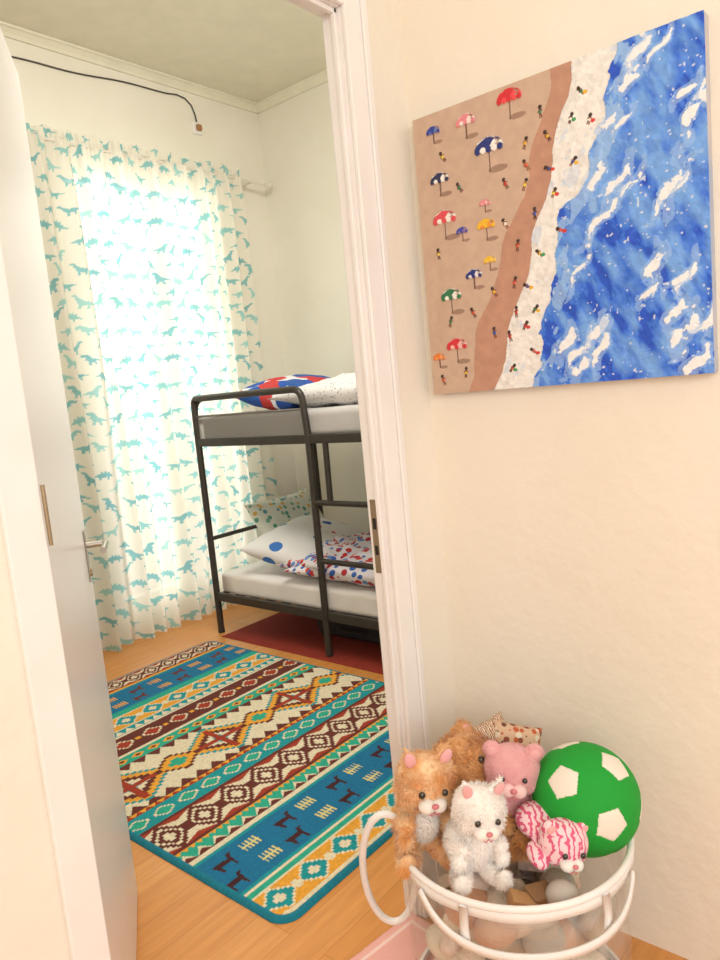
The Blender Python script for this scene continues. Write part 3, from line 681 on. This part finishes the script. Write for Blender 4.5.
def plush(name, at, R_, m, yaw=0, pitch=0, roll=0, ears='bear', muzzle=None, fur=0, fl=.008, body=True, tail=False, eye=.1, fw=.0011, bscale=1, chest=None):
    g = group(name, L2W(*at)); g.rotation_euler = (math.radians(pitch), math.radians(roll), YAW0+math.radians(yaw))
    S = R_
    def sc(t): return tuple(x*S for x in t)
    E = [(sc((0, 0, 0)), sc((1.05, .92, .92))), (sc((.45, -.3, -.3)), sc((.5, .45, .42))), (sc((-.45, -.3, -.3)), sc((.5, .45, .42)))]
    if ears == 'bear': E += [(sc((s*.78, .05, .72)), sc((.36, .2, .36))) for s in (-1, 1)]
    else: E += [(sc((s*.62, .05, .95)), sc((.40, .18, .42)), (0, s*.35, 0), 'c') for s in (-1, 1)]
    if body:
        E += [(sc((0, .15, -1.65)), sc((.88*bscale, .8*bscale, 1.05))), (sc((0, .1, -.9)), sc((.5, .5, .5)))]
        E += [(sc((s*.82, -.45, -1.35)), sc((.3, .6, .3)), (-.5, 0, -s*.3)) for s in (-1, 1)]
        E += [(sc((s*.85, -.85, -1.62)), sc((.3, .3, .28))) for s in (-1, 1)]
        E += [(sc((s*.62, -.65, -2.35)), sc((.38, .75, .36)), (0, 0, s*.35)) for s in (-1, 1)]
        E += [(sc((s*.85, -1.25, -2.25)), sc((.34, .25, .42))) for s in (-1, 1)]
    if tail: E += [(sc((.9, .6, -2.2)), sc((.7, .25, .25)), (0, .4, .3))]
    blob('body', E, m, g, voxel=S*.07, fur=fur, fl=fl, fw=fw)
    mz = muzzle or m_white
    if chest:
        blob('chest', [(sc((0, -.42, -1.45)), sc((.5, .42, .62)))], chest, g, voxel=S*.08, fur=1500 if fur else 0, fl=fl*.8, fw=fw)
    ell('muzzle_left', sc((-.2, -.88, -.28)), sc((.3, .3, .27)), mz, g); ell('muzzle_right', sc((.2, -.88, -.28)), sc((.3, .3, .27)), mz, g)
    ell('nose', sc((0, -1.15, -.14)), sc((.13, .09, .09)), m_nose, g)
    tube('mouth', [Vector(sc(p)) for p in ((-.2, -1.1, -.44), (-.1, -1.16, -.48), (0, -1.14, -.36), (.1, -1.16, -.48), (.2, -1.1, -.44))], S*.025, m_nose, g)
    for s in (-1, 1):
        ell('eye_%d' % s, sc((s*.4, -.88, .14)), sc((eye*1.2, eye, eye*1.3)), m_eye, g)
        if ears == 'bear': ell('inner_ear_%d' % s, sc((s*.78, -.12, .72)), sc((.22, .08, .22)), m_pinkin, g)
        else: ell('inner_ear_%d' % s, sc((s*.64, -.14, .95)), sc((.2, .08, .32)), m_pinkin, g, (0, s*.35, 0))
    return g
m_or = mat('orange_plush', '#e3a05e', .95, color2='#f2cda2', nscale=26, sheen=.3)
m_or2 = mat('ginger_plush', '#d3904f', .95, color2='#e8b47c', nscale=25, sheen=.3)
m_pk = mat('pink_plush', '#eeb0b2', .95, color2='#e8a2a6', nscale=40, bump=.5, bscale=260, sheen=.4)
m_wh = mat('white_plush', '#fdf8f3', .95, color2='#f8f0ea', nscale=30, sheen=.3)
m_st = stripe_mat('pink_tiger_stripes', '#de6288', '#f8d4da', 22, .3, .42)
plush('plush_orange_cat', (-.200, .0, .602), .066, m_or, yaw=14, pitch=10, roll=6, ears='cat', fur=14000, fl=.013, tail=True, chest=m_white)
plush('plush_ginger_dog', (-.095, -.11, .570), .078, m_or2, yaw=60, pitch=-25, ears='bear', fur=14000, fl=.018, muzzle=m_or)
plush('plush_pink_bear', (.004, -.03, .595), .062, m_pk, yaw=-8, pitch=6, roll=6, ears='bear', muzzle=mat('pale_pink_plush', '#f6cccb', .95), fur=9000, fl=.004, fw=.0008, eye=.08)
plush('plush_white_cat', (-.094, .09, .578), .056, m_wh, yaw=14, pitch=12, roll=8, ears='cat', muzzle=m_wh, fur=14000, fl=.009, bscale=1.2)
plush('plush_pink_tiger', (.078, .11, .500), .052, m_st, yaw=14, pitch=14, roll=12, ears='bear', body=False)
tg = bpy.data.objects['plush_pink_tiger']
blob('torso', [((-.02, .07, -.012), (.055, .05, .034)), ((-.055, -.005, -.03), (.022, .035, .018)), ((.04, .02, -.035), (.02, .035, .018)), ((0, .03, -.01), (.035, .035, .03))], m_st, tg, .004)
g = group('patchwork_cloth')
pillow('cloth_a', .13, .12, .05, dots_mat('patch_print', '#d9b79a', ['#8c4a3a', '#c2603c', '#6d4a3a', '#e8dcc8'], 60, .45), L2W(.04, -.165, .570), (math.radians(60), .3, YAW0), None, 20, .006, 16).parent = g
pillow('cloth_b', .12, .11, .05, stripe_mat('stripe_cloth', '#a06a48', '#ead9c4', 60), L2W(-.02, -.185, .580), (math.radians(70), -.3, YAW0+.2), None, 20, .006, 16).parent = g

# ball
bm = bmesh.new(); bmesh.ops.create_icosphere(bm, subdivisions=7, radius=1)
BR = .121; me = bpy.data.meshes.new('ball_skin')
phi = (1+5**.5)/2
ico = [Vector(v).normalized() for v in [(0, s1, s2*phi) for s1 in (1, -1) for s2 in (1, -1)]+[(s1, s2*phi, 0) for s1 in (1, -1) for s2 in (1, -1)]+[(s2*phi, 0, s1) for s1 in (1, -1) for s2 in (1, -1)]]
bm.verts.ensure_lookup_table(); V_ = np.array([v.co[:] for v in bm.verts]); V_ /= np.linalg.norm(V_, axis=1)[:, None]
col = np.ones((len(V_), 4), np.float32); col[:, :3] = lin('#12a032'); dep = np.ones(len(V_))
for c in ico:
    nb = sorted(ico, key=lambda q: -q.dot(c))[1:6]; cc = np.array(c)
    dmax = np.full(len(V_), -9.0)
    for q in nb:
        t = np.array(q)-cc*np.dot(q, cc); t /= np.linalg.norm(t)
        dmax = np.maximum(dmax, V_ @ (-t))
    ins = (V_ @ cc > .6) & (dmax < .255); col[ins, :3] = lin('#f0e8da')
    dep = np.where((V_ @ cc > .6) & (np.abs(dmax-.255) < .018), .992, dep)
for v, d_ in zip(bm.verts, dep): v.co = v.co.normalized()*BR*d_
bm.to_mesh(me); bm.free(); ca = me.color_attributes.new('Col', 'FLOAT_COLOR', 'POINT'); ca.data.foreach_set('color', col.ravel())
me.polygons.foreach_set('use_smooth', np.ones(len(me.polygons), bool)); me.materials.append(attr_mat('soft_ball_fabric', .75, .3, 150))
ball = link(bpy.data.objects.new('soccer_ball', me)); ball.location = L2W(.160, 0, .525)
# roll the ball so three pentagon patches are on its hall-facing side
tz = (Vector((0, 0, 1.5))-ball.location).normalized(); tx = Vector((.64, -.77, 0)); tx = (tx-tz*tx.dot(tz)).normalized(); ty = tz.cross(tx)
dirs = [tx*a_+ty*b_+tz*c_ for a_, b_, c_ in ((-.33, .30, .89), (.59, .52, .62), (.44, -.5, .75))]
cen = sum(dirs, Vector()).normalized(); fx = (dirs[0]-cen*dirs[0].dot(cen)).normalized(); Tm = Matrix((fx, cen.cross(fx), cen)).transposed()
p0 = ico[0]; p1 = max((q for q in ico if q != p0), key=lambda q: q.dot(p0)); p2 = max((q for q in ico if q not in (p0, p1)), key=lambda q: q.dot(p0)+q.dot(p1))
cs = (p0+p1+p2).normalized(); sx_ = (p0-cs*p0.dot(cs)).normalized(); Sm = Matrix((sx_, cs.cross(sx_), cs)).transposed()
ball.rotation_euler = (Tm @ Sm.transposed()).to_euler()

g = group('wooden_block_set')
for i, (r, n, h, s, c) in enumerate([(-.03, .185, .425, .028, '#b98d5e'), (.01, .16, .42, .030, '#8c6a48')]):
    o = boxes('block_%d' % i, [(-s, s, -s*.7, s*.7, -s*.45, s*.45)], mat('block_wood_%d' % i, c, .6), g, .003); o.location = L2W(r, n, h); o.rotation_euler = (.3*i, .4-.2*i, YAW0+.5*i)
ell('grey_toy_ball', L2W(.055, .175, .425), (.036, .036, .030), mat('grey_rubber', '#b6aea6', .5))

# ---------------------------------------------------------------- lights
def area(name, loc, target, sx, sy, power, color):
    l = bpy.data.lights.new(name, 'AREA'); l.shape = 'RECTANGLE'; l.size = sx; l.size_y = sy; l.energy = power; l.color = color
    o = bpy.data.objects.new(name, l); o.location = loc; o.rotation_euler = (Vector(target)-Vector(loc)).to_track_quat('-Z', 'Y').to_euler(); COL.objects.link(o); return o
area('window_daylight', (3.0, 5.3, 1.7), (2.9, 2.0, 1.0), 1.8, 3.0, 85, (1, .96, .86))
area('bedroom_fill_light', (1.9, 1.9, 3.5), (2.6, 3.4, .3), 1.4, .9, 56, (1, .97, .90))  # added fill that brightens the bedroom from out of view; no fixture there
area('hall_soft_light', (-1.3, -1.6, 2.3), (1.2, 1.0, 1.0), 2.0, 1.8, 64, (1, .965, .92))  # soft area light added behind the camera; no hall window is modelled
w = bpy.data.worlds.new('sky_world'); scene.world = w; w.use_nodes = True
w.node_tree.nodes['Background'].inputs[0].default_value = (1, .98, .94, 1); w.node_tree.nodes['Background'].inputs[1].default_value = 0.95

# ---------------------------------------------------------------- camera
cam = bpy.data.cameras.new('camera'); co = bpy.data.objects.new('camera', cam); COL.objects.link(co)
fw_ = Vector((.7563, .6414, -.1292)).normalized(); rt = Vector((.6345, -.767, -.0933)); rt = (rt-fw_*rt.dot(fw_)).normalized(); up = rt.cross(fw_)
M = Matrix((rt, up, -fw_)).transposed().to_4x4(); M.translation = (0, 0, 1.5); co.matrix_world = M
cam.sensor_fit = 'VERTICAL'; cam.sensor_height = 36; cam.sensor_width = 27; cam.lens = 27; cam.clip_start = .02
scene.camera = co
